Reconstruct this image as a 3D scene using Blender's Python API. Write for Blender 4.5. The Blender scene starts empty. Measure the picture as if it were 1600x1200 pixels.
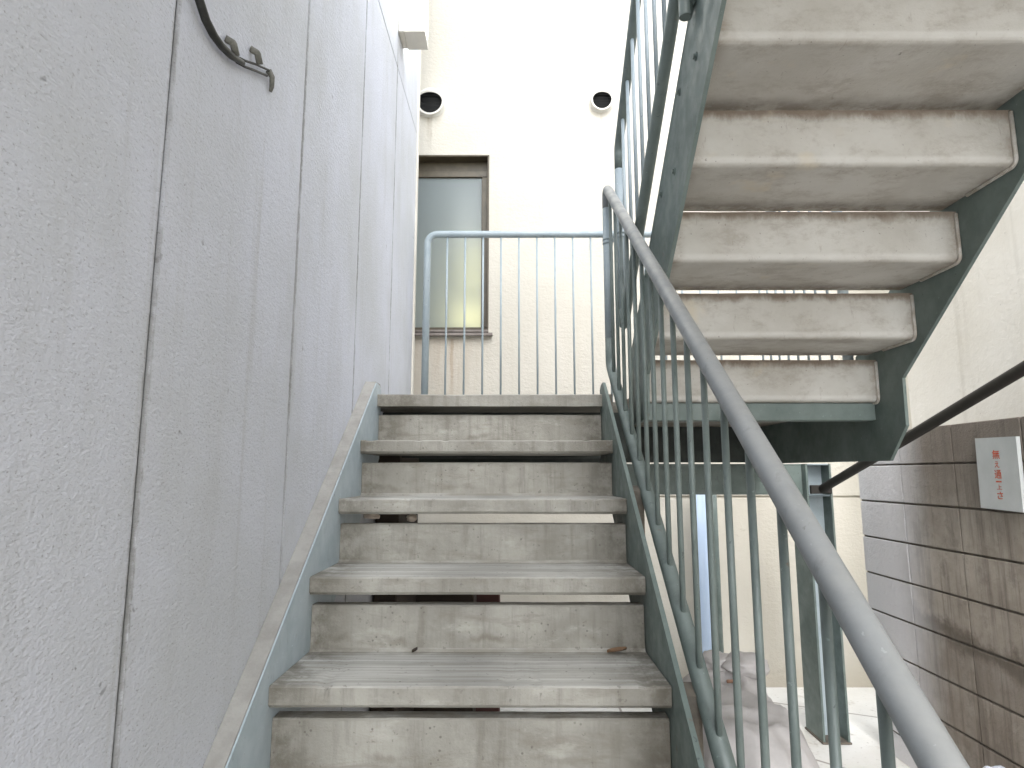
import bpy, bmesh, math, random
from mathutils import Vector, Matrix, noise
random.seed(7)
R = math.radians
sc = bpy.context.scene
col = sc.collection

# ------------------------------------------------------------------ materials
def new_mat(name):
    m = bpy.data.materials.new(name); m.use_nodes = True
    nt = m.node_tree; nt.nodes.clear()
    out = nt.nodes.new('ShaderNodeOutputMaterial')
    b = nt.nodes.new('ShaderNodeBsdfPrincipled')
    nt.links.new(b.outputs[0], out.inputs[0])
    return m, nt, b

class NT:
    """small helper round a node tree; sockets or numbers go in, sockets come out"""
    def __init__(s, nt): s.nt = nt
    def n(s, t, **k):
        nd = s.nt.nodes.new(t)
        for a, v in k.items(): setattr(nd, a, v)
        return nd
    def put(s, inp, v):
        if isinstance(v, bpy.types.NodeSocket): s.nt.links.new(v, inp)
        else: inp.default_value = v
    def pos(s): return s.n('ShaderNodeNewGeometry').outputs['Position']
    def obj(s): return s.n('ShaderNodeTexCoord').outputs['Object']
    def rnd(s): return s.n('ShaderNodeObjectInfo').outputs['Random']
    def nrm(s): return s.n('ShaderNodeNewGeometry').outputs['Normal']
    def xyz(s, v):
        nd = s.n('ShaderNodeSeparateXYZ'); s.put(nd.inputs[0], v); return nd.outputs
    def scale(s, v, sx, sy, sz, off=(0, 0, 0)):
        nd = s.n('ShaderNodeMapping'); s.put(nd.inputs[0], v)
        nd.inputs['Scale'].default_value = (sx, sy, sz); nd.inputs['Location'].default_value = off
        return nd.outputs[0]
    def noise(s, v, sc_, det=4, rough=.6, dist=0, w=None):
        nd = s.n('ShaderNodeTexNoise')
        if w is not None:
            nd.noise_dimensions = '4D'; s.put(nd.inputs['W'], w)
        s.put(nd.inputs['Vector'], v)
        nd.inputs['Scale'].default_value = sc_; nd.inputs['Detail'].default_value = det
        nd.inputs['Roughness'].default_value = rough; nd.inputs['Distortion'].default_value = dist
        return nd.outputs[0]
    def math(s, op, a, b=0, c=0):
        nd = s.n('ShaderNodeMath', operation=op)
        s.put(nd.inputs[0], a); s.put(nd.inputs[1], b); s.put(nd.inputs[2], c)
        return nd.outputs[0]
    def ramp(s, v, a, b, lo=0., hi=1., smooth=True):
        nd = s.n('ShaderNodeMapRange'); nd.interpolation_type = 'SMOOTHSTEP' if smooth else 'LINEAR'
        s.put(nd.inputs[0], v)
        for i, x in zip((1, 2, 3, 4), (a, b, lo, hi)): s.put(nd.inputs[i], x)
        return nd.outputs[0]
    def mix(s, f, a, b, mode='MIX'):
        nd = s.n('ShaderNodeMix', data_type='RGBA', blend_type=mode)
        s.put(nd.inputs[0], f)
        for i, c in ((6, a), (7, b)):
            s.put(nd.inputs[i], c if isinstance(c, bpy.types.NodeSocket) else (*c, 1))
        return nd.outputs[2]
    def bump(s, h, strength, dist, prev=None):
        nd = s.n('ShaderNodeBump'); s.put(nd.inputs['Height'], h)
        nd.inputs['Strength'].default_value = strength; nd.inputs['Distance'].default_value = dist
        if prev: s.nt.links.new(prev, nd.inputs['Normal'])
        return nd.outputs[0]

def mat_stucco_grey():
    m, nt, b = new_mat('grey sprayed stucco'); t = NT(nt); p = t.pos(); x, y, z = t.xyz(p)
    big = t.noise(p, 1.3, 4, .6); mid = t.noise(t.scale(p, 1, 2.2, .55), 4, 5, .65)
    c = t.mix(t.ramp(big, .3, .7), (.48, .492, .510), (.565, .580, .640))
    c = t.mix(t.ramp(mid, .45, .75, 0, .35), c, (.40, .405, .40))
    # dark pits of the sprayed finish, a little longer than tall
    pit = t.noise(t.scale(p, 1, 1, 1.6), 135, 3, .65)
    c = t.mix(t.ramp(pit, .58, .70, 0, .50), c, (.15, .148, .13))
    spot = t.noise(p, 21, 3, .55)
    c = t.mix(t.ramp(spot, .715, .77, 0, .5), c, (.13, .125, .115))
    # dirty band along every joint between the panels
    ph = t.math('PINGPONG', t.math('SUBTRACT', y, 1.017), .3278)
    edge = t.noise(t.scale(p, 1, 1.5, 1), 38, 4, .7)
    w = t.math('MULTIPLY_ADD', edge, .020, .0005)
    jm = t.ramp(t.math('SUBTRACT', ph, w), -.006, .003, 1, 0)
    c = t.mix(t.math('MULTIPLY', jm, t.ramp(t.noise(p, 3, 3), .3, .65, .30, .75)), c, (.16, .155, .135))
    run = t.noise(t.scale(p, 1, 16, .5), 1.4, 4, .6)
    c = t.mix(t.ramp(run, .55, .78, 0, .30), c, (.31, .30, .27))
    t.put(b.inputs['Base Color'], c); b.inputs['Roughness'].default_value = .9
    h = t.math('ADD', t.noise(t.scale(p, 1, 1, 1.5), 130, 3, .6), t.math('MULTIPLY', t.noise(t.scale(p, 1, 1, 1.7), 48, 3, .6), 1.3))
    t.put(b.inputs['Normal'], t.bump(h, .5, .004))
    return m

def mat_stucco_cream():
    m, nt, b = new_mat('cream roughcast'); t = NT(nt); p = t.pos(); x, y, z = t.xyz(p)
    c = t.mix(t.ramp(t.noise(p, 1.1, 4), .3, .7), (.52, .49, .425), (.58, .55, .485))
    run = t.noise(t.scale(p, 9, 1, .45), 1.3, 4, .6)
    c = t.mix(t.ramp(run, .52, .78, 0, .30), c, (.44, .395, .31))
    c = t.mix(t.ramp(z, -1.50, -1.25, .45, 0), c, (.42, .37, .29))
    # grime that runs down under the window sill and under the two vent hoods
    def streak(x0, hw, ztop, zbot, amt, colr, c):
        wob = t.math('MULTIPLY_ADD', t.noise(t.scale(p, 1, 1, .8), 14, 3), .03, -.015)
        dx = t.math('ABSOLUTE', t.math('ADD', t.math('SUBTRACT', x, x0), wob))
        mk = t.math('MULTIPLY', t.ramp(dx, hw * .3, hw, 1, 0), t.ramp(z, zbot, ztop - .02, 0, 1))
        mk = t.math('MULTIPLY', mk, t.ramp(z, ztop, ztop + .01, 1, 0))
        mk = t.math('MULTIPLY', mk, t.ramp(t.noise(t.scale(p, 30, 1, 3), 1, 3), .3, .6, .35, 1))
        return t.mix(t.math('MULTIPLY', mk, amt), c, colr)
    c = streak(-.675, .028, 2.90, 2.45, .8, (.28, .23, .17), c)
    c = streak(-.650, .10, 2.90, 2.60, .3, (.42, .36, .27), c)
    c = streak(.70, .016, 2.90, 2.2, .34, (.42, .36, .28), c)
    c = streak(.69, .09, 2.92, 2.70, .30, (.42, .36, .28), c)
    c = streak(-.55, .42, 1.01, .1, .62, (.43, .36, .28), c)
    c = streak(-.47, .02, 1.01, .3, .6, (.36, .28, .20), c)
    t.put(b.inputs['Base Color'], c); b.inputs['Roughness'].default_value = .88
    h = t.math('ADD', t.noise(p, 55, 4, .62, .4), t.math('MULTIPLY', t.noise(t.scale(p, 1, 1, 1.6), 22, 3, .6), 1.2))
    t.put(b.inputs['Normal'], t.bump(h, .34, .010))
    return m

def mat_stucco_beige():
    m, nt, b = new_mat('smooth beige render'); t = NT(nt); p = t.pos(); x, y, z = t.xyz(p)
    c = t.mix(t.ramp(t.noise(p, 1.6, 5), .3, .7), (.68, .65, .585), (.76, .735, .68))
    run = t.noise(t.scale(p, 1, 7, .5), 1.2, 4, .6)
    c = t.mix(t.ramp(run, .5, .78, 0, .35), c, (.42, .39, .33))
    c = t.mix(t.ramp(t.noise(p, 45, 3), .68, .75, 0, .4), c, (.36, .33, .29))
    t.put(b.inputs['Base Color'], c); b.inputs['Roughness'].default_value = .85
    t.put(b.inputs['Normal'], t.bump(t.noise(p, 34, 5, .6, .3), .35, .008))
    return m

def mat_step():
    m, nt, b = new_mat('worn precast concrete'); t = NT(nt); p = t.pos(); o = t.obj(); r = t.rnd()
    x, y, z = t.xyz(o); nx, ny, nz = t.xyz(t.nrm())
    c = t.mix(t.ramp(t.noise(p, 4, 6, .7), .32, .70), (.245, .232, .200), (.385, .370, .328))
    # wear along the tread: long streaks across the walking face, polished where feet land
    st = t.noise(t.scale(p, .9, 30, 30), 1.6, 5, .72)
    top = t.ramp(nz, .6, .9)
    c = t.mix(t.math('MULTIPLY', top, t.ramp(st, .40, .66, .22, .80)), c, (.60, .595, .565))
    mid_ = t.math('MULTIPLY', t.ramp(t.math('ABSOLUTE', t.math('ADD', x, t.math('MULTIPLY_ADD', t.noise(p, 5, 3), .3, -.15))), .02, .20, 1, 0), top)
    c = t.mix(t.math('MULTIPLY', mid_, .42), c, (.19, .185, .168))
    # weather runs on the upright faces
    up = t.ramp(t.math('ABSOLUTE', nz), .5, .2)
    run = t.noise(t.scale(p, 26, 2, 2.2), 1.2, 6, .7)
    c = t.mix(t.math('MULTIPLY', up, t.ramp(run, .46, .74, 0, .55)), c, (.155, .143, .118))
    tide = t.noise(t.scale(p, 2.2, 1, 9), 2.4, 6, .72, .5)
    c = t.mix(t.math('MULTIPLY', up, t.ramp(tide, .50, .68, 0, .48)), c, (.20, .18, .145))
    pale = t.noise(t.scale(p, 3, 1, 8), 2, 6, .7)
    c = t.mix(t.math('MULTIPLY', up, t.ramp(pale, .54, .70, 0, .5)), c, (.47, .455, .41))
    # an old water line with a dark rim low on each upstand
    wz = t.math('ADD', z, t.math('MULTIPLY_ADD', t.noise(t.scale(p, 7, 7, 2), 1, 5, .65), .11, -.055))
    line = t.math('MULTIPLY', t.ramp(wz, -.105, -.092), t.ramp(wz, -.090, -.074, 1, 0))
    c = t.mix(t.math('MULTIPLY', t.math('MULTIPLY', up, t.ramp(y, -.2, -.1)), t.math('MULTIPLY', line, t.ramp(t.noise(t.scale(p, 3, 3, 5), 1.3, 3), .48, .66, 0, .6))), c, (.14, .12, .09))
    # darker brown where the upstand meets the tread, dirt in its ends
    yy = t.ramp(y, -.11, -.05)
    c = t.mix(t.math('MULTIPLY', t.math('MULTIPLY', top, yy), t.ramp(t.noise(p, 12, 4), .35, .6, .1, .7)), c, (.20, .18, .14))
    endm = t.ramp(t.math('ABSOLUTE', x), .27, .45)
    c = t.mix(t.math('MULTIPLY', endm, t.ramp(t.noise(p, 8, 6, .72), .34, .60, 0, .85)), c, (.105, .092, .068))
    c = t.mix(t.ramp(t.noise(p, 60, 3), .64, .72, 0, .55), c, (.13, .12, .10))
    c = t.mix(t.ramp(t.noise(t.scale(p, 1, 2, 2), 17, 4, .7), .66, .74, 0, .55), c, (.13, .10, .075))
    vo = t.n('ShaderNodeTexVoronoi'); vo.inputs['Scale'].default_value = 48; t.put(vo.inputs['Vector'], p)
    pore = t.math('MULTIPLY', t.ramp(vo.outputs['Distance'], .10, .17, 1, 0), t.ramp(t.noise(p, 10, 3), .50, .60))
    c = t.mix(t.math('MULTIPLY', pore, .65), c, (.10, .09, .075))
    t.put(b.inputs['Base Color'], c)
    t.put(b.inputs['Roughness'], t.ramp(st, .3, .7, .75, .5))
    h = t.math('ADD', t.noise(p, 190, 4, .65), t.math('MULTIPLY', t.noise(p, 26, 4, .6), 2))
    t.put(b.inputs['Normal'], t.bump(h, .30, .004))
    return m

def mat_soffit():
    m, nt, b = new_mat('pale precast concrete'); t = NT(nt); p = t.pos(); o = t.obj()
    x, y, z = t.xyz(o)
    c = t.mix(t.ramp(t.noise(p, 3.5, 5, .6), .3, .7), (.45, .43, .388), (.56, .545, .508))
    c = t.mix(t.ramp(t.noise(p, 2.3, 3), .6, .72, 0, .5), c, (.62, .55, .42))
    # dirt that has crept out of the gaps over the top of each upstand and along the fold
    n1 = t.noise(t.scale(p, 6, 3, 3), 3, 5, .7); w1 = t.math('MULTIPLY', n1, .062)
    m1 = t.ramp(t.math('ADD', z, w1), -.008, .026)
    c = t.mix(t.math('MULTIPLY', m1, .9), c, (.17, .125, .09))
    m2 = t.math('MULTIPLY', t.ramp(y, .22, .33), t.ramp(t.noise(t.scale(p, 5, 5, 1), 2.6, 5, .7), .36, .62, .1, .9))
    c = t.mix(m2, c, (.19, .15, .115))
    cl_ = t.noise(t.scale(p, 3, 5, 5), 2, 7, .78, .15)
    c = t.mix(t.ramp(cl_, .46, .68, 0, .55), c, (.30, .262, .218))
    ye = t.noise(p, 4.2, 4, .6)
    c = t.mix(t.ramp(ye, .60, .72, 0, .5), c, (.60, .52, .38))
    fold = t.math('MULTIPLY', t.ramp(z, -.150, -.138, 1, 0), t.ramp(z, -.166, -.158, 0, 1))
    c = t.mix(t.math('MULTIPLY', fold, .35), c, (.68, .67, .64))  # soft highlight of the rounded edge, put into the colour
    ends = t.math('MULTIPLY', t.ramp(t.math('ABSOLUTE', x), .41, .472), t.ramp(t.noise(p, 14, 4, .7), .35, .6))
    c = t.mix(t.math('MULTIPLY', ends, .7), c, (.25, .205, .16))
    sc_ = t.noise(t.scale(p, 26, 8, 8, (0, 0, 0)), 1.5, 5, .75, .8)
    c = t.mix(t.ramp(sc_, .62, .72, 0, .42), c, (.24, .20, .165))
    c = t.mix(t.ramp(t.noise(p, 75, 2), .70, .76, 0, .6), c, (.16, .14, .12))
    t.put(b.inputs['Base Color'], c); b.inputs['Roughness'].default_value = .8
    h = t.math('ADD', t.noise(p, 130, 4, .6), t.math('MULTIPLY', t.noise(p, 14, 4, .6), 3))
    t.put(b.inputs['Normal'], t.bump(h, .25, .004))
    return m

def mat_paint(name, a, c2, rust=.0, rough=.45, dust=.0):
    m, nt, b = new_mat(name); t = NT(nt); p = t.pos(); nx, ny, nz = t.xyz(t.nrm())
    c = t.mix(t.ramp(t.noise(p, 7, 5, .65), .3, .7), a, c2)
    c = t.mix(t.ramp(t.noise(t.scale(p, 1, 1, .35), 30, 4, .7), .58, .75, 0, .45), c, tuple(v * .45 for v in a))
    c = t.mix(t.ramp(t.noise(p, 42, 4, .7, .4), .665, .71, 0, .6), c, tuple(v * .32 for v in a))
    c = t.mix(t.ramp(t.noise(t.scale(p, 1, 1, 1), 85, 3, .6), .68, .74, 0, .4), c, tuple(min(1, v * 1.9) for v in c2))
    if dust:
        c = t.mix(t.math('MULTIPLY', t.ramp(nz, .2, .8), t.ramp(t.noise(p, 16, 4), .3, .6, dust * .6, dust)), c, (.40, .39, .36))
    if rust:
        c = t.mix(t.ramp(t.noise(p, 13, 5, .7), .66 - rust * .1, .76, 0, .8), c, (.15, .09, .055))
    t.put(b.inputs['Base Color'], c)
    t.put(b.inputs['Roughness'], t.ramp(t.noise(p, 18, 4), .3, .7, rough - .08, rough + .18))
    t.put(b.inputs['Normal'], t.bump(t.noise(p, 45, 4, .6), .12, .004))
    return m

def mat_block():
    m, nt, b = new_mat('weathered concrete block'); t = NT(nt); p = t.pos(); x, y, z = t.xyz(p)
    c = t.mix(t.ramp(t.noise(p, 3, 5, .65), .3, .7), (.34, .292, .24), (.53, .475, .41))
    wn = t.n('ShaderNodeTexWhiteNoise', noise_dimensions='2D')
    cv = t.n('ShaderNodeCombineXYZ'); t.put(cv.inputs[0], t.math('FLOOR', t.math('MULTIPLY', t.math('SUBTRACT', y, .086), 2.5))); t.put(cv.inputs[1], t.math('FLOOR', t.math('MULTIPLY', t.math('SUBTRACT', z, .0431), 5)))
    t.put(wn.inputs['Vector'], cv.outputs[0])
    c = t.mix(t.math('MULTIPLY', wn.outputs['Value'], .42), c, (.235, .205, .175))
    # rain runs from the coping, heavier near the top
    run = t.noise(t.scale(p, 1, 15, .8), 1.5, 5, .7)
    topm = t.ramp(t.math('ADD', z, t.math('MULTIPLY', t.noise(t.scale(p, 1, 5, 1), 2, 4), .35)), -.25, .30)
    c = t.mix(t.math('MULTIPLY', topm, .72), c, (.15, .125, .105))
    c = t.mix(t.ramp(run, .45, .68, 0, .72), c, (.155, .13, .11))
    c = t.mix(t.ramp(t.noise(p, 11, 6, .75), .50, .70, 0, .5), c, (.19, .165, .14))
    # tide mark of damp lower on the wall
    wob = t.math('MULTIPLY_ADD', t.noise(t.scale(p, 1, 3, 3), 2, 5, .7), .22, -.11)
    zz = t.math('ADD', t.math('ADD', z, wob), t.math('MULTIPLY_ADD', y, -.10, .26))
    tide = t.math('MULTIPLY', t.ramp(zz, -.86, -.77, 0, 1), t.ramp(zz, -.76, -.70, 1, 0))
    c = t.mix(t.math('MULTIPLY', tide, .75), c, (.10, .08, .06))
    low = t.math('MULTIPLY', t.ramp(zz, -1.5, -.8, 1, .5), t.ramp(zz, -.80, -.70, 1, 0))
    c = t.mix(t.math('MULTIPLY', low, t.ramp(t.noise(p, 5, 5), .35, .65, .1, .6)), c, (.19, .15, .12))
    # brightness at the far end of the wall, light put into the block colour
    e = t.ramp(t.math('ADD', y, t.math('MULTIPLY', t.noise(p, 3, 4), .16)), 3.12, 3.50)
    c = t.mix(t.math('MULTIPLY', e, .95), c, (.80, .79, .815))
    t.put(b.inputs['Base Color'], c); b.inputs['Roughness'].default_value = .9
    h = t.math('ADD', t.noise(p, 170, 4, .7), t.math('MULTIPLY', t.noise(p, 40, 3), 1.2))
    t.put(b.inputs['Normal'], t.bump(t.math('ADD', h, t.math('MULTIPLY', t.noise(p, 15, 4, .6), 1.5)), .8, .005))
    return m

def mat_plain(name, c1, c2=None, rough=.7, scale=8, bump=.0, bscale=60, metal=0, spec=None):
    m, nt, b = new_mat(name); t = NT(nt); p = t.pos()
    c2 = c2 or tuple(v * .8 for v in c1)
    t.put(b.inputs['Base Color'], t.mix(t.ramp(t.noise(p, scale, 5, .65), .3, .7), c1, c2))
    b.inputs['Roughness'].default_value = rough; b.inputs['Metallic'].default_value = metal
    if bump: t.put(b.inputs['Normal'], t.bump(t.noise(p, bscale, 4, .6), bump, .005))
    return m

def mat_ground():
    m, nt, b = new_mat('pale concrete ground'); t = NT(nt); p = t.pos()
    c = t.mix(t.ramp(t.noise(p, 1.4, 6, .65), .3, .7), (.68, .665, .62), (.78, .77, .74))
    c = t.mix(t.ramp(t.noise(p, 5, 5, .7), .56, .72, 0, .5), c, (.40, .35, .29))
    c = t.mix(t.ramp(t.noise(p, 40, 3), .62, .72, 0, .4), c, (.28, .25, .21))
    vo = t.n('ShaderNodeTexVoronoi', feature='DISTANCE_TO_EDGE'); vo.inputs['Scale'].default_value = 1.1; t.put(vo.inputs['Vector'], p)
    c = t.mix(t.ramp(vo.outputs['Distance'], .004, .012, .75, 0), c, (.22, .19, .16))
    t.put(b.inputs['Base Color'], c); b.inputs['Roughness'].default_value = .85
    t.put(b.inputs['Normal'], t.bump(t.noise(p, 60, 5, .65), .4, .006))
    return m

def mat_emit(name, colr, strength):
    m, nt, b = new_mat(name)
    b.inputs['Base Color'].default_value = (.8, .8, .78, 1)
    b.inputs['Emission Color'].default_value = (*colr, 1); b.inputs['Emission Strength'].default_value = strength
    return m

def mat_frosted():
    m, nt, b = new_mat('frosted glass'); t = NT(nt)
    out = [n for n in nt.nodes if n.type == 'OUTPUT_MATERIAL'][0]
    b.inputs['Base Color'].default_value = (.27, .31, .325, 1); b.inputs['Roughness'].default_value = .2
    t.put(b.inputs['Normal'], t.bump(t.noise(t.pos(), 260, 2), .12, .002))
    tr = t.n('ShaderNodeBsdfTranslucent'); tr.inputs[0].default_value = (.75, .78, .74, 1)
    mx = t.n('ShaderNodeMixShader'); mx.inputs[0].default_value = .42
    nt.links.new(b.outputs[0], mx.inputs[1]); nt.links.new(tr.outputs[0], mx.inputs[2]); nt.links.new(mx.outputs[0], out.inputs[0])
    return m

M = dict(
    grey=mat_stucco_grey(), cream=mat_stucco_cream(), step=mat_step(), soffit=mat_soffit(), block=mat_block(), ground=mat_ground(),
    steel=mat_paint('grey green steel paint', (.115, .150, .138), (.165, .205, .190), rust=.25, rough=.5),
    web=mat_paint('skylit steel paint', (.35, .415, .445), (.43, .49, .52), rust=.1, rough=.45),  # same paint as the other steel; sky light on it put into the colour
    shadow=mat_paint('shaded steel paint', (.022, .029, .026), (.035, .044, .040), rough=.6),  # steel paint darkened in place of the shade under the landing
    unseen_grey=mat_plain('added unseen grey ground', (.24, .235, .225), (.17, .168, .162), .9, 3, .6, 120),
    beige=mat_stucco_beige(),
    rail=mat_paint('faded grey rail paint', (.185, .20, .207), (.235, .252, .262), rough=.42, dust=.4),
    bar=mat_paint('grey green bar paint', (.115, .145, .136), (.165, .20, .188), rough=.42, rust=.12),
    lrail=mat_paint('light blue rail and lit post paint', (.27, .325, .355), (.33, .385, .41), rough=.4),  # also lightens the stair posts, in place of light falling on them
    dusty=mat_plain('dusty flange', (.335, .325, .30), (.255, .245, .225), .9, 14, .5, 120),
    rusty=mat_plain('rusty bracket', (.17, .145, .115), (.11, .10, .085), .8, 25, .4),
    brace=mat_plain('dark brown paint', (.02, .017, .013), (.03, .025, .02), .7, 20),
    mortar=mat_plain('mortar', (.20, .178, .152), (.12, .104, .088), .95, 20, .5, 150),
    bead=mat_plain('white mortar bead', (.60, .58, .54), (.42, .37, .31), .85, 30, .4),
    bronze=mat_plain('bronze aluminium', (.060, .047, .027), (.085, .068, .042), .45, 12),
    sill=mat_plain('brown sill', (.23, .20, .18), (.16, .135, .12), .5, 15),
    dark=mat_plain('black duct', (.006, .006, .006), (.01, .01, .01), .8),
    hood=mat_plain('white painted hood', (.72, .70, .65), (.62, .59, .53), .5, 14),
    black=mat_plain('black cable sheath', (.012, .013, .011), (.03, .03, .027), .6, 40),
    clip=mat_plain('weathered clip', (.19, .185, .16), (.10, .10, .085), .7, 60),
    lampbody=mat_plain('cream lamp housing', (.66, .63, .56), (.58, .55, .49), .45, 10),
    sign=mat_plain('white sign board', (.62, .64, .64), (.56, .585, .58), .45, 9),
    red=mat_plain('faded red ink', (.62, .085, .05), (.68, .20, .10), .6, 60),
    blue=mat_plain('light blue plastic', (.56, .69, .88), (.52, .65, .85), .4, 6),
    cover=mat_plain('pinkish grey cover sheet', (.56, .535, .525), (.46, .44, .43), .7, 6, .3, 30),
    lining=mat_plain('faded orange strap', (.34, .20, .13), (.27, .15, .10), .7, 20),
    bag=mat_plain('white plastic bag', (.72, .76, .84), (.64, .68, .78), .35, 10, .3, 25),
    stone=mat_plain('pale mortar lump', (.72, .64, .56), (.62, .52, .44), .9, 40, .5, 120),
    leaf=mat_plain('dry leaf', (.21, .125, .07), (.15, .09, .05), .7, 50),
    crate=mat_plain('dark brown card', (.05, .035, .025), (.03, .022, .016), .8, 10),
    crate2=mat_plain('dark red card', (.085, .03, .025), (.06, .022, .02), .8, 10),
    room=mat_plain('dim room wall', (.42, .41, .38), (.36, .35, .33), .9, 4),
    lamp=mat_emit('lit lamp cover', (.96, 1., .93), 3), glow=mat_emit('lit room lamp', (1., .86, .42), 2.6), frosted=mat_frosted(),
)

# ------------------------------------------------------------------ mesh helpers
def box(bm, x0, x1, y0, y1, z0, z1, bev=0, seg=1):
    vs = [bm.verts.new((x, y, z)) for x in (x0, x1) for y in (y0, y1) for z in (z0, z1)]
    fs = [bm.faces.new([vs[i] for i in q]) for q in ((0, 1, 3, 2), (4, 6, 7, 5), (0, 4, 5, 1), (2, 3, 7, 6), (0, 2, 6, 4), (1, 5, 7, 3))]
    if bev:
        es = list({e for f in fs for e in f.edges})
        bmesh.ops.bevel(bm, geom=es, offset=bev, segments=seg, affect='EDGES', profile=.5)

def prism_x(bm, poly, x0, x1):
    """a (y, z) outline given real thickness along x"""
    a = [bm.verts.new((x0, y, z)) for y, z in poly]; b_ = [bm.verts.new((x1, y, z)) for y, z in poly]
    n = len(poly)
    bm.faces.new(a); bm.faces.new(b_[::-1])
    for i in range(n): bm.faces.new((a[i], b_[i], b_[(i + 1) % n], a[(i + 1) % n]))

def fillet(pts, r, seg=7):
    out = [Vector(pts[0])]
    for i in range(1, len(pts) - 1):
        p0, p, p1 = Vector(pts[i - 1]), Vector(pts[i]), Vector(pts[i + 1])
        a, c = (p0 - p).normalized(), (p1 - p).normalized()
        ang = a.angle(c)
        rr = r[i] if isinstance(r, (list, tuple)) else r
        if rr <= 0 or ang > 3.1: out.append(p); continue
        d = min(rr / math.tan(ang / 2), (p0 - p).length * .49, (p1 - p).length * .49)
        s, e = p + a * d, p + c * d
        rr = d * math.tan(ang / 2)
        cen = p + (a + c).normalized() * (rr / math.sin(ang / 2))
        u, v = s - cen, e - cen
        for k in range(seg + 1):
            out.append(cen + u.normalized().slerp(v.normalized(), k / seg) * rr)
    out.append(Vector(pts[-1]))
    return out

def tube(bm, pts, r, n=14, cap=True, radii=None):
    pts = [Vector(p) for p in pts]
    tang = []
    for i in range(len(pts)):
        a = pts[max(i - 1, 0)]; c = pts[min(i + 1, len(pts) - 1)]
        tang.append((c - a).normalized())
    up = Vector((1, 0, 0)) if abs(tang[0].x) < .9 else Vector((0, 0, 1))
    u = tang[0].cross(up).normalized(); rings = []
    for i, p in enumerate(pts):
        u = (u - tang[i] * u.dot(tang[i])).normalized(); v = tang[i].cross(u)
        rr = radii[i] if radii else r
        rings.append([bm.verts.new(p + (u * math.cos(2 * math.pi * k / n) + v * math.sin(2 * math.pi * k / n)) * rr) for k in range(n)])
    for a, c in zip(rings, rings[1:]):
        for k in range(n):
            f = bm.faces.new((a[k], a[(k + 1) % n], c[(k + 1) % n], c[k])); f.smooth = True
    if cap:
        bm.faces.new(rings[0][::-1]); bm.faces.new(rings[-1])

def lump(bm, c, s, seed, sub=3, amp=.25, flat=None):
    t = bmesh.new(); bmesh.ops.create_icosphere(t, subdivisions=sub, radius=1)
    for v in t.verts:
        k = 1 + amp * noise.noise(v.co * 1.7 + Vector((seed, 0, 0))) + amp * .5 * noise.noise(v.co * 4 + Vector((0, seed, 0)))
        v.co = Vector((v.co.x * s[0], v.co.y * s[1], v.co.z * s[2])) * k
        if flat is not None and v.co.z < flat: v.co.z = flat
        v.co += Vector(c)
    for f in t.faces: f.smooth = True
    me = bpy.data.meshes.new('t'); t.to_mesh(me); t.free(); bm.from_mesh(me); bpy.data.meshes.remove(me)

def wpos(o):
    v = Vector((0, 0, 0))
    while o: v += o.location; o = o.parent
    return v

def obj(name, bm, mat, parent=None, origin=None):
    """links a bmesh drawn in world coordinates as one object; its origin sits at `origin` (default: its parent's)"""
    base = wpos(parent) if parent else Vector((0, 0, 0))
    org = Vector(origin) if origin is not None else base
    bmesh.ops.translate(bm, verts=bm.verts, vec=-org)
    bmesh.ops.recalc_face_normals(bm, faces=bm.faces)
    me = bpy.data.meshes.new(name); bm.to_mesh(me); bm.free(); me.materials.append(M[mat] if isinstance(mat, str) else mat)
    o = bpy.data.objects.new(name, me); col.objects.link(o)
    if parent: o.parent = parent
    o.location = org - base
    return o

def tag(o, label, cat, group=None):
    o['label'] = label; o['category'] = cat
    if group: o['group'] = group
    return o

def thing(name, label, cat, loc=(0, 0, 0), group=None):
    o = bpy.data.objects.new(name, None); col.objects.link(o); o.location = loc; o.empty_display_size = .1
    return tag(o, label, cat, group)

B = bmesh.new
# ------------------------------------------------------------------ measures (metres; eye of the camera at the origin)
GZ = -1.479                       # ground
G, RS = .2576, .2                 # going and rise of a step
Y0, Z0 = 2.533, .3212             # front edge of the landing
UY, UZ = 2.469, .4514             # upstand of the first upper step
SL = RS / G
FY = 4.634                        # far wall
LW = -.607                        # left wall
ca, sa = math.cos(math.atan(SL)), math.sin(math.atan(SL))

# ------------------------------------------------------------------ ground
bm = B(); s = 60
vs = [bm.verts.new((x, y, GZ)) for x, y in ((-s, -s), (s, -s), (s, s), (-s, s))]; bm.faces.new(vs)
g = obj('ground', bm, 'ground'); g['kind'] = 'structure'

bm = B(); vs = [bm.verts.new((x, y, GZ + .004)) for x, y in ((-s, -s), (s, -s), (s, -.9), (-s, -.9))]; bm.faces.new(vs)
g = obj('added_unseen_ground', bm, 'unseen_grey'); g['kind'] = 'structure'  # unseen ground behind the camera, added grey to cut bounced light

# ------------------------------------------------------------------ left building: stuccoed panels
bm = B()
box(bm, -5, LW - .007, -3.5, 3.655, GZ, 9.5)
ys = [-3.7] + [1.017 + .6556 * k for k in range(-6, 5)]
for a, c in zip(ys, ys[1:]):
    for z0, z1 in ((GZ, 2.095), (2.101, 9.5)):
        c2 = min(c, 3.637)
        box(bm, LW - .0095, LW, a + .0035, c2 - .0035, z0, z1, .004)
lw = obj('panel_wall', bm, 'grey', None, (LW, 0, GZ))
tag(lw, 'tall grey stucco wall of vertical panels along the left of the stairs', 'wall')
bm = B(); box(bm, LW - .05, LW + .006, 3.640, 3.69, GZ, 9.5, .004); box(bm, LW - .05, LW + .001, 3.693, 3.725, GZ, 9.5, .004)
obj('corner_trim', bm, 'lampbody', lw)

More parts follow.
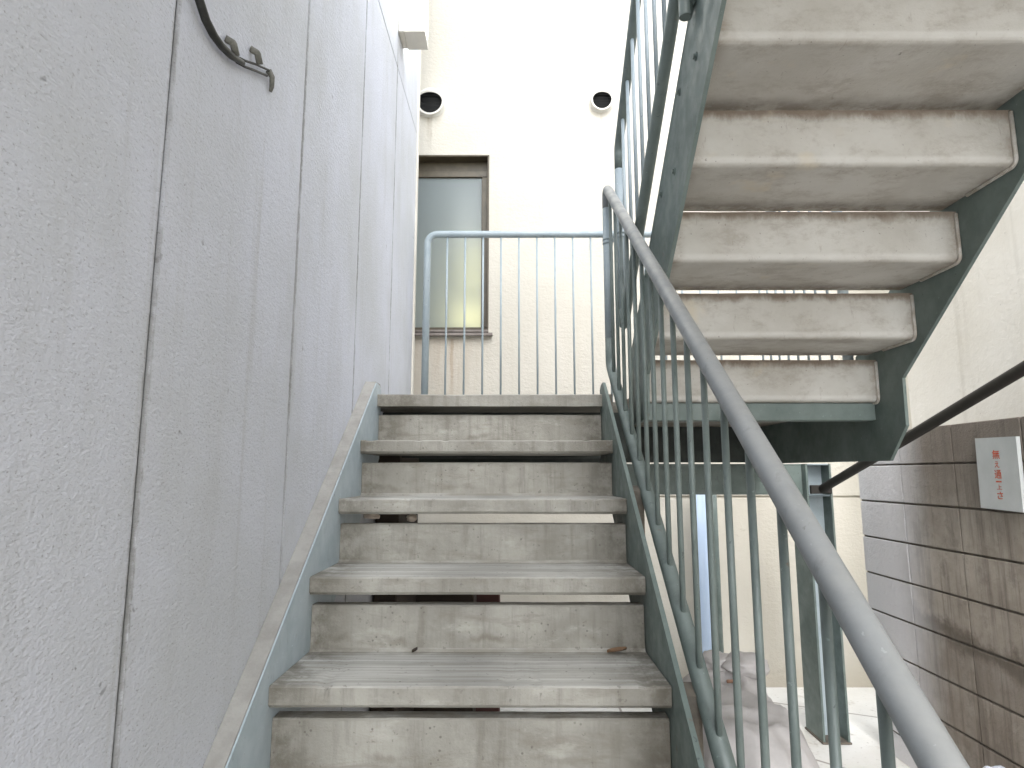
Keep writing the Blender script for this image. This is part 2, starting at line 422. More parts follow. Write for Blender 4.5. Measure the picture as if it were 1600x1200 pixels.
# cable stub on the left wall
cb = thing('cable', 'black cable end with weathered clips drooping down the grey panel wall', 'cable', (LW, 1.0, 1.1))
cp = [(.971, 1.214), (1.015, 1.03), (1.044, .9275), (1.0635, .886), (1.0905, .867), (1.122, .8595), (1.156, .8605), (1.199, .870), (1.253, .8915)]
bm = B(); tube(bm, [(LW + .012, y, z) for y, z in cp], .008, 10, radii=[.0085] * 4 + [.0085, .0085, .008, .0075, .006])
obj('sheath', bm, 'black', cb)
bm = B()
tube(bm, [(LW + .009, y, z + .003) for y, z in ((1.233, .8885), (1.272, .907), (1.3305, .939), (1.3985, .972))], .0028, 8)
tube(bm, [(LW + .008, y, z - .006) for y, z in ((1.233, .8855), (1.272, .902), (1.3305, .932), (1.389, .9605))], .0030, 8)
obj('core_wire', bm, 'black', cb)
for y, z in ((1.207, .888), (1.323, .950)):
    bm = B(); tube(bm, fillet([(LW + .001, y - .016, z + .016), (LW + .014, y - .006, z + .012), (LW + .016, y + .006, z - .008)], .006), .0075, 8)
    obj('clip', bm, 'clip', cb)
bm = B(); tube(bm, [(LW + .006, 1.4005, .977), (LW + .012, 1.410, .965), (LW + .01, 1.416, .944), (LW + .006, 1.419, .932)], .005, 8, radii=[.008, .007, .006, .004])
obj('cut_end', bm, 'clip', cb)

# wall lamp
lp = thing('wall_lamp', 'lit white box lamp on the grey panel wall near its far corner', 'lamp', (LW, 3.04, 2.29))
bm = B(); box(bm, LW, LW + .03, 2.970, 3.108, 2.292, 2.96, .004); obj('back_plate', bm, 'lampbody', lp)
bm = B(); prism_x(bm, [(2.974, 2.294), (3.104, 2.284), (3.104, 2.323), (2.974, 2.323)], LW + .031, LW + .138); obj('end_cap', bm, 'lampbody', lp)
bm = B(); box(bm, LW + .031, LW + .136, 2.972, 3.104, 2.325, 2.96, .012, 2); obj('lamp_cover', bm, 'lamp', lp)

# ------------------------------------------------------------------ far building
fb = thing('cream_building', 'cream roughcast building with a bronze window and two round vents across the back', 'building', (0, FY, GZ))
bm = B(); yb = FY + .17
for x0, x1, z0, z1 in ((-5, -1.75, -.157, 10), (-1.75, -.196, -.157, 1.06), (-1.75, -.196, 2.497, 10), (-.196, 3.2, -.157, 10), (-5, 3.2, GZ, -.172)):
    box(bm, x0, x1, FY, yb, z0, z1)
box(bm, -5, 3.19, FY + .018, FY + .12, -.18, -.15)
bmesh.ops.remove_doubles(bm, verts=bm.verts, dist=1e-5)
obj('wall', bm, 'cream', fb)
bm = B()
box(bm, -1.9, 0, yb + .001, yb + .03, .6, 1.0); box(bm, -1.9, 0, yb + .001, 6.2, 2.7, 2.75); box(bm, -1.9, 0, yb + .001, 6.2, .55, .6)
box(bm, -1.92, -1.9, yb + .001, 6.2, .6, 2.7); box(bm, 0, .02, yb + .001, 6.2, .6, 2.7); box(bm, -1.9, 0, 6.2, 6.22, .55, 2.75)
obj('room_shell', bm, 'room', fb)
# window: reveal lining, sash frame, pane, sill
bm = B()
wx0, wx1, wz0, wz1 = -1.75, -.196, 1.06, 2.497
d0, d1 = FY - .006, FY + .125
for x0, x1, z0, z1 in ((wx0, wx1, wz1 - .014, wz1), (wx0, wx0 + .014, wz0, wz1 - .0141), (wx1 - .014, wx1, wz0, wz1 - .0141)):
    box(bm, x0, x1, d0, d1, z0, z1, .002)
win = obj('window', bm, 'bronze', fb, (-.7, FY, 1.06))
bm = B(); fy0, fy1 = FY + .085, FY + .125
box(bm, wx0 + .015, wx1 - .015, fy0, fy1, 2.395, 2.482, .003); box(bm, wx0 + .015, wx1 - .015, fy0 - .02, fy1 - .02, 2.345, 2.392, .003)
for x0 in (wx1 - .062, -1.15, wx0 + .015): box(bm, x0, x0 + .046, fy0 - .02, fy1 - .02, 1.118, 2.344, .003)
box(bm, wx0 + .015, wx1 - .015, fy0 - .02, fy1 - .02, 1.085, 1.117, .003)
obj('window_frame', bm, 'bronze', win)
bm = B(); box(bm, wx0 + .02, wx1 - .05, FY + .083, FY + .089, 1.11, 2.36); obj('pane', bm, 'frosted', win)
bm = B(); prism_x(bm, [(FY - .045, 1.03), (FY + .06, 1.04), (FY + .06, 1.062), (FY - .045, 1.05)], -1.77, -.165)
prism_x(bm, [(FY - .02, 1.064), (FY + .06, 1.064), (FY + .06, 1.082), (FY - .02, 1.078)], -1.74, -.197)
obj('window_sill', bm, 'sill', win)
# round vent hoods
def vent(x, z, r):
    n = 28; bm = B(); L = .12
    # weather hood: a dome that rolls over a downward facing mouth
    rings = []
    prof = [(r + .010, 0), (r + .010, .008), (r, .011), (r, .026)]
    for rr, d in prof:
        rings.append([bm.verts.new((x + rr * math.cos(2 * math.pi * k / n), FY - d, z + rr * math.sin(2 * math.pi * k / n))) for k in range(n)])
    for j in range(1, 9):
        a = j / 8 * R(72)
        ring = []
        for k in range(n):
            th = 2 * math.pi * k / n
            s_ = math.sin(th)
            top = .5 + .5 * s_
            rr = r * (1 - (.04 + .40 * max(0, s_) ** 1.5) * math.sin(a) ** 2)
            dep = .026 + .060 * math.sin(a) * (.35 + .65 * top)
            ring.append(bm.verts.new((x + rr * math.cos(th), FY - dep, z + rr * s_ - .012 * math.sin(a))))
        rings.append(ring)
    for a, c in zip(rings, rings[1:]):
        for k in range(n):
            f = bm.faces.new((a[k], a[(k + 1) % n], c[(k + 1) % n], c[k])); f.smooth = True
    lip = rings[-1]
    cen = sum((v.co for v in lip), Vector()) / n
    inn = [bm.verts.new(cen + (v.co - cen) * .86 + Vector((0, .002, 0))) for v in lip]
    for k in range(n): bm.faces.new((lip[k], lip[(k + 1) % n], inn[(k + 1) % n], inn[k]))
    mouth = [v.co.copy() for v in inn]
    h = obj('vent_hood', bm, 'hood', fb, (x, FY, z))
    bm = B()
    a = [bm.verts.new(v + Vector((0, .0015, 0))) for v in mouth]
    c = [bm.verts.new(cen + (v - cen) * .9 + Vector((0, .045, 0))) for v in mouth]
    for k in range(n): bm.faces.new((a[k], a[(k + 1) % n], c[(k + 1) % n], c[k]))
    bm.faces.new(c)
    for k in range(1, 7):   # louvre wires across the mouth
        zz = mouth[0].z - r * .8 + k * r * 1.6 / 7
        pts = [v for v in mouth if abs(v.z - zz) < r * .2]
        if len(pts) > 1:
            xs = [v.x for v in pts]; yy = sum(v.y for v in pts) / len(pts)
            tube(bm, [(min(xs) + .004, yy + .006, zz), (max(xs) - .004, yy + .006, zz)], .0016, 6)
    obj('vent_mouth', bm, 'dark', h)
vent(-.668, 2.94, .116); vent(.696, 2.952, .090)

rl = obj('room_lamp', (lambda b_: (tube(b_, [(-.32, 4.86, 1.42), (-.32, 4.86, 1.80)], .032, 14), lump(b_, (-.34, 4.90, 1.20), (.13, .11, .11), 3, 3, .05), b_)[2])(B()), 'glow', None, (-.34, 4.95, 1.0))
tag(rl, 'pale yellow lamp glowing behind the frosted window pane', 'lamp')

# ------------------------------------------------------------------ step units
def unit_profile():
    p = [(0, 0)]                                    # (y, z) from the top of the back face
    for k in range(6):
        a = R(180 + 90 * k / 5); p.append((.022 + .022 * math.cos(a), -.146 + .022 * math.sin(a)))
    p += [(.326, -.168), (.334, -.160), (.334, -.124), (.330, -.120), (.056, -.120), (.046, -.112), (.045, -.004), (.041, 0)]
    return p
def step_unit(name, x0, x1, yb_, zt, mat, parent, flip=False):
    bm = B()
    prof = [((-y if flip else y), z) for y, z in unit_profile()]
    n = 110; W = x1 - x0
    sect = []
    for i in range(n + 1):
        x = x0 + W * i / n
        row = []
        for (y, z) in prof:
            q = Vector((x * 3, y * 9 + zt, z * 9))
            if abs(y) > .32 and z > -.14:       # the nosing: small chips along the walked edge
                k_ = max(0, noise.noise(Vector((x * 24, yb_ * 37, zt * 13))) - .28) * .012
                y -= math.copysign(k_, y); z -= k_ * .8
            row.append(bm.verts.new((x, yb_ + y + .0016 * noise.noise(q * 2.3), zt + z + .0014 * noise.noise(q * 2.1 + Vector((5, 3, 1))))))
        sect.append(row)
    m_ = len(prof)
    for a, c in zip(sect, sect[1:]):
        for k in range(m_): bm.faces.new((a[k], a[(k + 1) % m_], c[(k + 1) % m_], c[k]))
    bm.faces.new(sect[0]); bm.faces.new(sect[-1][::-1])
    return obj(name, bm, mat, parent, ((x0 + x1) / 2, yb_, zt))

# ---- lower flight (climbs away from the camera): nosing at -Y, upstand at +Y
lo = thing('staircase', 'lower open stair flight of worn concrete steps climbing to the landing', 'staircase', (-.1, .45, GZ))
XL, XR = -.5585, .3565
def lower_unit(k):
    yf, zt = Y0 - k * G, Z0 - k * RS
    # unit is the mirror image of the upper one: y of its back face = front + .334
    return step_unit('tread', XL, XR, yf + .334, zt + .120, 'step', lo, flip=True)
for k in range(1, 9): lower_unit(k)      # every step has its own chips and slack lines
def nlow(n): return lambda y: -n / ca + SL * y
top, bot = nlow(1.249), nlow(1.545)
def lower_stringer(x0, x1, mat):
    ytop = 2.60
    poly = [(( GZ + .002 - bot(0)) / SL, GZ + .002), (ytop, bot(ytop)), (ytop, .345), (ytop - .03, .362), (2.515, .368), (2.47, top(2.47)),
            ((GZ + .25 - top(0)) / SL, GZ + .25), ((GZ + .25 - top(0)) / SL - .02, GZ + .002)]
    bm = B(); prism_x(bm, poly, x0, x1)
    return obj('stringer', bm, mat, lo)
ls = lower_stringer(-.5635, -.5595, 'web')
bm = B()
fl = [(2.60, .372), (2.515, .372), (2.465, top(2.465) + .004)]
yb0 = (GZ + .25 - top(0)) / SL; fl.append((yb0, top(yb0) + .004))
pl = [(y, z) for y, z in fl] + [(y + .006, z - .012) for y, z in fl[::-1]]
prism_x(bm, pl, LW + .001, -.5640)
obj('flange', bm, 'dusty', ls)
rs_ = lower_stringer(.3585, .3705, 'steel')
for yb_, zb_ in ((1.596, -.591), (1.584, -.636), (1.338, -.791), (1.326, -.836)):   # bolts through the side plate under a step
    bm = B(); tube(bm, [(.3585, yb_, zb_), (.3555, yb_, zb_)], .012, 14); tube(bm, [(.3554, yb_, zb_), (.347, yb_, zb_)], .0075, 6); obj('bolt', bm, 'lrail', lo)

# ---- upper flight (climbs towards the camera)
upf = thing('staircase', 'upper stair flight of pale concrete steps seen from below at right', 'staircase', (.97, 2.6, Z0))
UX0, UX1 = .5065, 1.4495
def bead(parent_, x):
    o_ = wpos(parent_)
    bm = B(); pts = [(x, o_.y - .002 + y * 1.0, o_.z + z) for y, z in ([(0, -.005)] + unit_profile()[1:7] + [(.20, -.168)])]
    pts = [(a, b_ - .001, c - .003) for a, b_, c in pts]
    tube(bm, fillet(pts, .004, 2), .0062, 8)
    return obj('mortar_bead', bm, 'bead', parent_)
NU = 8
for k in range(NU): bead(step_unit('tread', UX0, UX1, UY - k * G, UZ + k * RS, 'soffit', upf), UX1 - .004)
def zup(n): return lambda y: n / ca - SL * y
ubot, utop = zup(1.700), zup(1.992)
yend = UY - NU * G + .10
bm = B()
prism_x(bm, [(yend, ubot(yend)), (2.315, ubot(2.315)), (2.318, .177), (2.436, .050), (3.70, .058), (3.70, .318), (2.62, .318), (2.62, utop(2.62)), (yend, utop(yend))], 1.4515, 1.4635)
obj('stringer', bm, 'steel', upf)
bm = B()
prism_x(bm, [(yend, ubot(yend)), (2.30, ubot(2.30)), (2.32, .215), (2.42, .20), (2.62, .20), (2.62, utop(2.62)), (yend, utop(yend))], .4925, .5045)
lst = obj('stringer', bm, 'steel', upf)
for k in range(0, 7):
    for y, z in ((1.55, 1.119), (1.720, 1.126)):
        yy, zz = y + (3 - k) * G - .0, z - (3 - k) * RS
        bm = B(); tube(bm, [(.4925, yy, zz), (.4895, yy, zz)], .0115, 14); tube(bm, [(.4894, yy, zz), (.4835, yy, zz)], .0075, 6)
        obj('bolt', bm, 'steel', upf)

# ---- landing
ld = thing('landing', 'concrete stair landing on green steel channels between the two flights', 'landing', (.4, 3.1, .05))
bm = B(); y1 = 3.72
n = 20
vsec = []
pr = [(Y0, Z0 - .048), (Y0, Z0 - .004), (Y0 + .005, Z0), (y1, Z0), (y1, Z0 - .048)]
for i in range(n + 1):
    x = XL - .03 + (.40 - XL + .03) * i / n
    vsec.append([bm.verts.new((x, y + (.0018 * noise.noise(Vector((x * 7, z * 30, 2))) if j < 3 else 0), z + (.0018 * noise.noise(Vector((x * 6, 8, z * 20))) if j < 3 else 0))) for j, (y, z) in enumerate(pr)])
for a, c in zip(vsec, vsec[1:]):
    for k in range(5): bm.faces.new((a[k], a[(k + 1) % 5], c[(k + 1) % 5], c[k]))
bm.faces.new(vsec[0]); bm.faces.new(vsec[-1][::-1])
box(bm, .402, 1.449, 2.815, y1, Z0 - .048, Z0)
obj('slab', bm, 'step', ld, (0, Y0, Z0))
bm = B()
box(bm, .507, 1.449, 2.500, 2.508, .212, .281, .002); box(bm, .507, 1.449, 2.5085, 2.57, .212, .220, .002)
obj('front_channel', bm, 'steel', ld)
bm = B(); box(bm, -.59, 1.449, 3.66, 3.668, .066, .271); box(bm, -.59, 1.449, 3.6685, 3.718, .066, .075); box(bm, -.59, 1.449, 3.6685, 3.718, .262, .271)
obj('rear_channel', bm, 'shadow', ld)
bm = B(); box(bm, -.59, .50, 2.785, 2.793, .07, .271); box(bm, -.59, .50, 2.7935, 2.84, .07, .079)
obj('middle_channel', bm, 'shadow', ld)

# beam and column that carry the landing
bmn = thing('steel_beam', 'grey green steel beam running level under the back of the landing', 'beam', (.5, 3.75, -.122))
bm = B(); box(bm, -.59, 1.704, 3.75, 3.758, -.113, .049); obj('web', bm, 'steel', bmn)
bm = B(); box(bm, -.59, 1.704, 3.748, 3.85, .0495, .058, .001); box(bm, -.59, 1.704, 3.748, 3.85, -.122, -.1135, .001); obj('flange', bm, 'steel', bmn)
cl = thing('steel_column', 'dark green steel column standing on the pale ground below the landing corner', 'column', (1.78, 3.8, GZ))
bm = B(); box(bm, 1.706, 1.718, 3.70, 3.91, GZ + .012, .058, .001); box(bm, 1.843, 1.855, 3.70, 3.91, GZ + .012, .058, .001); obj('flange', bm, 'steel', cl)
bm = B(); box(bm, 1.7185, 1.8425, 3.797, 3.805, GZ + .012, .058); obj('web', bm, 'web', cl)  # pale paint stands for light on the web
bm = B(); box(bm, 1.7185, 1.8425, 3.705, 3.796, .05, .058, .001); box(bm, 1.7185, 1.8425, 3.705, 3.796, -.13, -.121, .001); obj('stiffener', bm, 'lrail', cl)  # pale paint stands for light caught on the plates
bm = B(); box(bm, 1.700, 1.861, 3.694, 3.916, GZ + .001, GZ + .0118, .002); obj('base_plate', bm, 'rusty', cl)

br = B(); p0, p1 = Vector((1.785, 3.69, -.09)), Vector((1.93, 2.25, .422)); p1 = p0 + (p1 - p0) * 2.4
tube(br, [p0, p1], .024, 14)
brc = thing('brace', 'dark brown steel brace slanting up in front of the block wall', 'brace', p0)
obj('brace_bar', br, 'brace', brc)
bm = B(); box(bm, 1.72, 1.842, 3.675, 3.699, -.115, -.065, .003); obj('end_plate', bm, 'brace', brc)

# ------------------------------------------------------------------ railings
# lower stair railing
HX = .418
def zr(y): return 1.026 + (y - 2.344) * SL       # handrail line
def zb(y): return .393 + (y - 2.58) * SL - .0     # bottom rail line
r1 = thing('stair_railing', 'grey tube railing up the right side of the lower flight', 'railing', (HX, .9, GZ))
ya = .22; yt = 2.672
bm = B()
loop = [(HX, ya + .05, zb(ya) + .30), (HX, ya, zr(ya)), (HX, yt, zr(yt) + .0), (HX, yt, zb(yt) + .05), (HX, ya + .05, zb(ya + .05))]
tube(bm, fillet([(HX, ya, zb(ya) + .06), (HX, ya, zr(ya)), (HX, yt, zr(yt)), (HX, yt, zr(yt) - .10)], .06, 8), .0213, 20)
obj('handrail', bm, 'rail', r1)
bm = B(); tube(bm, [(HX, yt, zr(yt) - .1005), (HX, yt, zb(yt) + .12)], .0213, 18); obj('post', bm, 'lrail', r1)  # same tube as the handrail, lightened in place of light from the left
bm = B(); tube(bm, fillet([(HX, yt, zb(yt) + .1195), (HX, yt, zb(yt)), (HX, ya, zb(ya))], .07, 8), .0213, 18)
obj('bottom_rail', bm, 'bar', r1)
bm = B()
for z in (1.018, 1.036):
    tube(bm, [(HX, yt, z - .006), (HX, yt, z + .006)], .0235, 18); tube(bm, [(.464, 2.60, z - .006), (.464, 2.60, z + .006)], .0235, 18)
    box(bm, HX + .018, .452, 2.628, 2.646, z - .005, z + .005)
obj('clamp_band', bm, 'lrail', r1)
y = .638 - .125 * 3
while y < 2.60:
    bm = B(); tube(bm, [(HX, y, zb(y) + .012), (HX, y, zr(y) - .012)], .0072, 10); obj('baluster', bm, 'bar', r1); y += .1225
for y in (2.02, 1.47, .92):     # short steel lugs that hold the bottom rail off the side plate
    bm = B(); z = zb(y)
    prism_x(bm, [(y - .022, z - .012), (y + .022, z + .004), (y + .022, z - .13), (y - .022, z - .148)], .3708, .408)
    obj('bracket', bm, 'rusty', r1)

# upper stair railing
UX = .464
def zr2(y): return 1.785 - (y - 2.144) * SL
def zb2(y): return 1.093 - (y - 1.937) * SL
r2 = thing('stair_railing', 'dark green tube railing along the near edge of the upper flight', 'railing', (UX, 2.6, Z0))
yt2, ye2 = 2.60, .35
bm = B(); tube(bm, [(UX, yt2, zr2(yt2) - .1005), (UX, yt2, .70)], .0203, 18); obj('post', bm, 'lrail', r2)  # post lightened by its paint, as if lit from the left
bm = B(); tube(bm, fillet([(UX, yt2, zr2(yt2) - .10), (UX, yt2, zr2(yt2)), (UX, ye2, zr2(ye2)), (UX, ye2, zb2(ye2) + .03)], .06, 8), .0203, 20); obj('handrail', bm, 'bar', r2)
bm = B(); tube(bm, fillet([(UX, yt2, .6995), (UX, yt2, zb2(yt2) + .02), (UX, ye2, zb2(ye2))], .05, 8), .0195, 18); obj('bottom_rail', bm, 'bar', r2)
y = yt2 - .115
while y > ye2 + .06:
    bm = B(); tube(bm, [(UX, y, zb2(y) + .012), (UX, y, zr2(y) - .012)], .0072, 10); obj('baluster', bm, 'lrail', r2); y -= .1225
for y in (1.545, .9):
    bm = B(); z0 = zb2(y) - .165
    seg = [(UX + .004, y, z0), (UX + .004, y, z0 + .14)]
    tube(bm, seg, .0175, 16, cap=False); tube(bm, seg, .0145, 16, cap=True)
    tube(bm, [(UX + .018, y - .03, z0 + .04), (UX + .018, y - .03, z0 + .15)], .009, 10)
    box(bm, .484, .492, y - .06, y + .03, z0 + .03, z0 + .16, .003)
    obj('bracket', bm, 'bar', r2)

# landing railing: along the back and round the right side
r3 = thing('landing_railing', 'light blue grey railing round the back of the landing before the window', 'railing', (.45, 3.62, Z0))
LY, LZ, LX0, LX1, LE = 3.62, 1.437, -.525, 1.42, 2.62
bm = B(); tube(bm, fillet([(LX0, LY, Z0 + .001), (LX0, LY, LZ), (LX1, LY, LZ), (LX1, LE, LZ), (LX1, LE, Z0 + .001)], .06, 8), .0213, 16); obj('top_rail', bm, 'lrail', r3)
bm = B(); tube(bm, fillet([(LX0 + .018, LY, Z0 + .075), (LX1, LY, Z0 + .075), (LX1, LE + .018, Z0 + .075)], .03, 5), .012, 12); obj('bottom_rail', bm, 'lrail', r3)
x = -.405
while x < LX1 - .05:
    bm = B(); tube(bm, [(x, LY, Z0 + .075), (x, LY, LZ - .012)], .0062, 10); obj('baluster', bm, 'lrail', r3); x += .1083
y = LY - .11
while y > LE + .05:
    bm = B(); tube(bm, [(LX1, y, Z0 + .075), (LX1, y, LZ - .012)], .0062, 10); obj('baluster', bm, 'lrail', r3); y -= .1083

# ------------------------------------------------------------------ block wall with its sign
CX, CZ = 2.01, .0431
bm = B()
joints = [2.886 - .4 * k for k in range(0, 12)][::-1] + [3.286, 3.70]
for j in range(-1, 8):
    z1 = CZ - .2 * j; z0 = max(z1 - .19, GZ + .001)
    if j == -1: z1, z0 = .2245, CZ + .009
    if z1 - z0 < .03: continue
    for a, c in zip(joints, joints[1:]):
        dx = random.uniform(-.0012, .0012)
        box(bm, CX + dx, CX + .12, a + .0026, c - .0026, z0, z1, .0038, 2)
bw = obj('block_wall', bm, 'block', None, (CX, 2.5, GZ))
tag(bw, 'stained grey concrete block wall on the right beyond the handrail', 'wall')
bm = B(); box(bm, CX + .0085, CX + .112, joints[0] + .006, 3.694, GZ + .002, .219)
obj('mortar_joint', bm, 'mortar', bw)

sg = thing('sign_board', 'small white board with a column of red characters on the block wall', 'sign', (CX, 2.605, -.149))
bm = B(); pts = [(2.494, -.150), (2.7165, -.143), (2.710, .151), (2.488, .147)]
prism_x(bm, pts, CX - .022, CX - .006); obj('board', bm, 'sign', sg)
for y, z in ((2.52, -.12), (2.69, -.12), (2.515, .12), (2.685, .12)):
    bm = B(); tube(bm, [(CX - .0058, y, z), (CX + .003, y, z)], .006, 8); obj('spacer', bm, 'clip', sg)
def glyph(ch, yc, zc, w, h):
    cu = bpy.data.curves.new('glyph', 'FONT'); cu.body = ch; cu.size = 1; cu.extrude = 0; cu.offset = .012
    o = bpy.data.objects.new('glyph', cu); col.objects.link(o)
    bpy.context.view_layer.update()
    me = bpy.data.meshes.new_from_object(o.evaluated_get(bpy.context.evaluated_depsgraph_get()))
    bpy.data.objects.remove(o); bpy.data.curves.remove(cu)
    if not me.vertices: return None
    xs = [v.co.x for v in me.vertices]; ysn = [v.co.y for v in me.vertices]
    cx, cy = (min(xs) + max(xs)) / 2, (min(ysn) + max(ysn)) / 2
    sx, sy = w / max(max(xs) - min(xs), 1e-6), h / max(max(ysn) - min(ysn), 1e-6)
    for v in me.vertices: v.co = Vector((CX - .0232, yc - (v.co.x - cx) * sx, zc + (v.co.y - cy) * sy))
    return me
bm = B(); zc = .098
for ch, h, w in (('無', .038, .040), ('え', .026, .026), ('通', .036, .038), ('一', .006, .030), ('上', .020, .028), ('さ', .030, .032)):
    zc -= h / 2
    me = glyph(ch, 2.600 + (zc - .1) * .0, zc, w, h)
    if me: bm.from_mesh(me); bpy.data.meshes.remove(me)
    zc -= h / 2 + .009
obj('lettering', bm, 'red', sg)

bm = B(); box(bm, 2.36, 7, -3.0, 3.72, GZ, 3.2, .006)
nb = obj('neighbour_building', bm, 'beige', None, (2.36, 2, GZ)); tag(nb, 'smooth beige neighbouring house wall rising behind the grey block wall', 'building')

# ------------------------------------------------------------------ things at the foot of the stairs
bm = B(); tube(bm, [(1.247, 4.30, GZ), (1.247, 4.30, .05)], .05, 22)
o = obj('drain_pipe', bm, 'blue', None, (1.247, 4.30, GZ)); tag(o, 'light blue plastic pipe standing upright behind the railing bars', 'pipe')
bm = B(); tube(bm, [(1.335, 4.30, GZ), (1.335, 4.30, .05)], .034, 18)
o = obj('drain_pipe', bm, 'steel', None, (1.335, 4.30, GZ)); tag(o, 'thin green pipe standing just right of the light blue pipe', 'pipe')

# a covered heap: a cloth-like sheet over something bulky
hp = thing('covered_heap', 'pinkish grey cover sheet heaped over something bulky beside the lower flight', 'cover', (1.05, 3.0, GZ))
bm = B(); NX, NY = 70, 80
grid = []
for i in range(NX + 1):
    row = []
    for j in range(NY + 1):
        x = .56 + .86 * i / NX; y = 2.1 + 1.75 * j / NY
        u, v = (x - .985) / .385, (y - 3.0) / .78
        rr = (abs(u) ** 2.6 + abs(v) ** 2.6) ** (1 / 2.6)
        h = .47 * max(0, 1 - max(0, rr - .45) / .42) if rr < .87 else 0
        h = .47 * (1 - min(1, max(0, (rr - .42) / .48)) ** 1.6)
        h += .085 * math.exp(-(((x - 1.12) / .16) ** 2 + ((y - 3.30) / .16) ** 2) * 1.2)
        fold = noise.noise(Vector((x * 7, y * 3.5, 3.1))) * .035 + (.5 - abs(noise.noise(Vector((x * 9 + y * 4, y * 5, 1.7))))) ** 2 * .10
        edge = min(1, max(0, (rr - .5) / .3))
        ang = math.atan2(v, u)
        fold += edge * .035 * math.sin(ang * 13 + 2 * noise.noise(Vector((x * 3, y * 3, 0))))
        row.append(bm.verts.new((x, y, GZ + .006 + max(0, h + fold * min(1, h * 5 + .12)))))
    grid.append(row)
for i in range(NX):
    for j in range(NY):
        f = bm.faces.new((grid[i][j], grid[i + 1][j], grid[i + 1][j + 1], grid[i][j + 1])); f.smooth = True
obj('cover_sheet', bm, 'cover', hp)
bm = B(); lump(bm, (1.13, 3.22, -.925), (.105, .10, .055), 5, 4, .25); lump(bm, (1.02, 3.3, -.93), (.09, .09, .045), 9, 4, .3); obj('folded_flap', bm, 'cover', hp)
bm = B(); tube(bm, [(1.0, 3.115, -.968), (1.03, 3.112, -.966), (1.06, 3.11, -.962)], .008, 8); obj('strap', bm, 'lining', hp)

bm = B(); lump(bm, (1.84, 2.56, GZ + .175), (.115, .12, .19), 12, 4, .22, -.17)
for v in bm.verts:
    v.co += Vector((noise.noise(v.co * 16), noise.noise(v.co * 16 + Vector((9, 0, 0))), 0)) * .012
o = obj('plastic_bag', bm, 'bag', None, (1.84, 2.56, GZ)); tag(o, 'crumpled white plastic bag lying at the foot of the block wall', 'bag')

# small things caught on the steps
bm = B(); tube(bm, [(-.548, 2.325, -.151), (-.52, 2.322, -.150), (-.492, 2.32, -.156)], .012, 10, radii=[.010, .013, .007])
o = obj('mortar_lump', bm, 'stone', None, (-.52, 2.322, -.165)); tag(o, 'long pinkish mortar lump in the left end of the gap between steps', 'rubble')
bm = B(); lump(bm, (-.375, 2.325, -.1585), (.019, .014, .0125), 21, 3, .35)
o = obj('mortar_lump', bm, 'stone', None, (-.375, 2.325, -.165)); tag(o, 'small pale stone near the middle of the gap between steps', 'rubble')
def leaf(x, y, z, L, W, rz):
    bm = B(); n = 10; a = []
    for i in range(n + 1):
        t_ = i / n; w = W * math.sin(math.pi * t_) ** .8
        a.append([bm.verts.new((L * (t_ - .5), s_ * w, .004 + .006 * abs(s_) + .006 * t_ * t_)) for s_ in (-1, 0, 1)])
    for p, q in zip(a, a[1:]):
        for k in (0, 1): bm.faces.new((p[k], q[k], q[k + 1], p[k + 1]))
    bmesh.ops.remove_doubles(bm, verts=bm.verts, dist=1e-5)
    r = bmesh.ops.extrude_face_region(bm, geom=list(bm.faces))
    bmesh.ops.translate(bm, verts=[e for e in r['geom'] if isinstance(e, bmesh.types.BMVert)], vec=(0, 0, .0008))
    bmesh.ops.rotate(bm, verts=bm.verts, cent=(0, 0, 0), matrix=Matrix.Rotation(rz, 3, 'Z'))
    bmesh.ops.translate(bm, verts=bm.verts, vec=(x, y, z))
    return bm
o = obj('dry_leaf', leaf(.275, 1.762, Z0 - 4 * RS + .001, .055, .016, .15), 'leaf', None, (.275, 1.762, Z0 - 4 * RS)); tag(o, 'dry orange brown leaf on the right end of a concrete step', 'leaf')
o = obj('dry_leaf', leaf(-.268, 1.76, Z0 - 4 * RS + .001, .016, .006, .5), 'crate', None, (-.268, 1.76, Z0 - 4 * RS)); tag(o, 'tiny dark leaf scrap on the left of the same step', 'leaf')

# boxes under the landing, glimpsed through the step gaps; the tall one is added for shade
def crate(x0, x1, y0_, y1_, z0, z1, mat, label):
    t = thing('storage_or_shade_box', label, 'box', ((x0 + x1) / 2, (y0_ + y1_) / 2, z0), 'boxes and added shade block under the landing')
    bm = B(); box(bm, x0, x1, y0_, y1_, z0, z1 - .06, .004); obj('box_body', bm, mat, t)
    bm = B(); box(bm, x0 - .008, x1 + .008, y0_ - .008, y1_ + .008, z1 - .0595, z1, .004); obj('lid', bm, mat, t)
crate(-.60, -.50, 2.75, 3.30, GZ + .002, .19, 'crate', 'tall dark block added in place of shade under the landing, against the left wall')  # added to cover the left wall, which only lies in shade
crate(-.565, -.210, 3.34, 3.60, GZ + .002, -.44, 'crate', 'dark brown box seen through the step gap, beside the dark red box')
crate(-.27, -.085, 3.64, 3.90, GZ + .002, -.47, 'crate2', 'dark red box seen through the step gap, right end of the row')

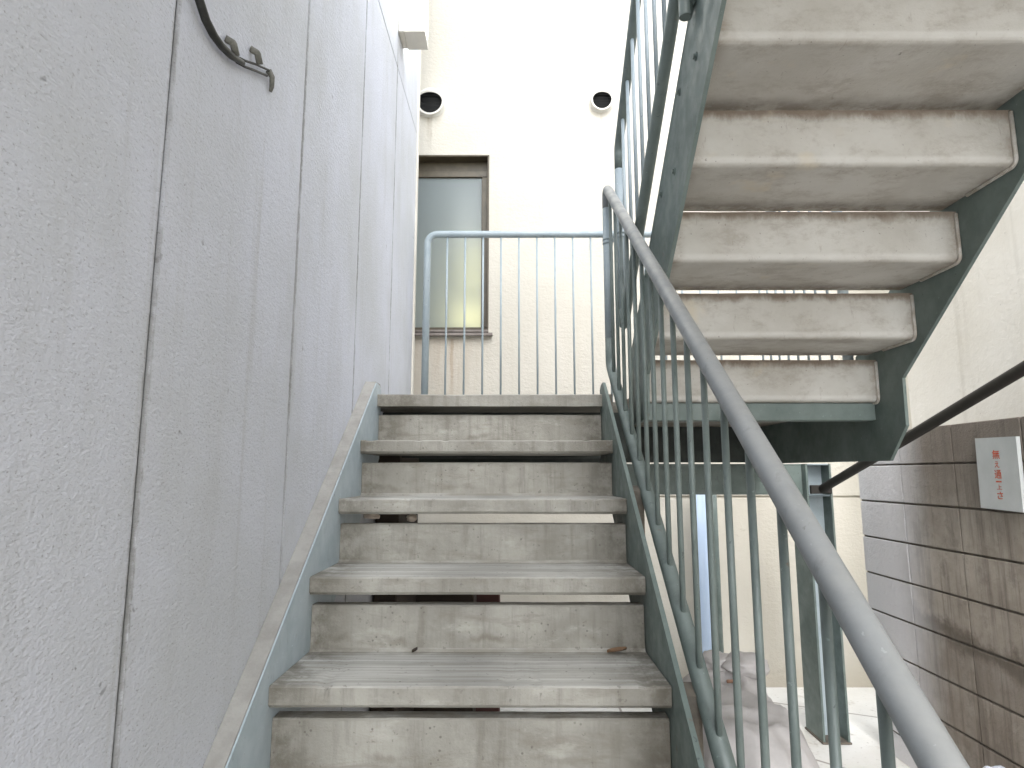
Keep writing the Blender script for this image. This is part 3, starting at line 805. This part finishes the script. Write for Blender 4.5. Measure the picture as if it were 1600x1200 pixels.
# ------------------------------------------------------------------ upper landing over the camera (the flight has to arrive somewhere; lengthened to shade the left wall)
UL = thing('landing', 'upper concrete landing overhead where the upper flight ends, lengthened to shade the left wall', 'landing', (.4, 0, 2.0))
bm = B(); zt_ = UZ + NU * RS - .12; box(bm, -.59, 1.449, -1.35, yend + .12, zt_ - .05, zt_, .004); obj('slab', bm, 'soffit', UL)
bm = B(); box(bm, -.59, 1.449, -1.35, -1.34, zt_ - .26, zt_ - .051); obj('rear_channel', bm, 'steel', UL)

# ------------------------------------------------------------------ camera, light
cam = bpy.data.cameras.new('camera'); co = bpy.data.objects.new('camera', cam); col.objects.link(co)
cam.sensor_width = 36; cam.sensor_fit = 'HORIZONTAL'; cam.lens = 975.8 / 1600 * 36
cam.clip_start = .02; cam.clip_end = 500
co.location = (0, 0, 0); co.rotation_euler = (R(90 + 8.18), 0, R(.215))
sc.camera = co

w = bpy.data.worlds.new('World'); sc.world = w; w.use_nodes = True
nt = w.node_tree; bg = nt.nodes['Background']
sky = nt.nodes.new('ShaderNodeTexSky'); sky.sky_type = 'NISHITA'; sky.sun_disc = False
SUN_EL, SUN_AZ = 48, 195     # degrees; azimuth clockwise from +Y
sky.sun_elevation = R(SUN_EL); sky.sun_rotation = R(SUN_AZ); sky.air_density = 1.2; sky.dust_density = 1.5; sky.ozone_density = 1.0
hs = nt.nodes.new('ShaderNodeHueSaturation'); hs.inputs['Saturation'].default_value = .3   # high thin cloud whitens the sky
nt.links.new(sky.outputs[0], hs.inputs['Color']); nt.links.new(hs.outputs[0], bg.inputs[0]); bg.inputs[1].default_value = .15
sl = bpy.data.lights.new('sun', 'SUN'); sl.energy = .8; sl.angle = R(50); sl.color = (1, .975, .94)
so = bpy.data.objects.new('sun', sl); col.objects.link(so)
d = Vector((math.sin(R(SUN_AZ)) * math.cos(R(SUN_EL)), math.cos(R(SUN_AZ)) * math.cos(R(SUN_EL)), math.sin(R(SUN_EL))))
so.rotation_euler = d.to_track_quat('Z', 'Y').to_euler(); so.location = (3, -3, 9)

vs = sc.view_settings; sc.display_settings.display_device = 'sRGB'
vs.view_transform = 'Standard'; vs.look = 'None'; vs.exposure = 2.5; vs.gamma = 1; vs.use_curve_mapping = False
sc.cycles.max_bounces = 12; sc.cycles.diffuse_bounces = 8
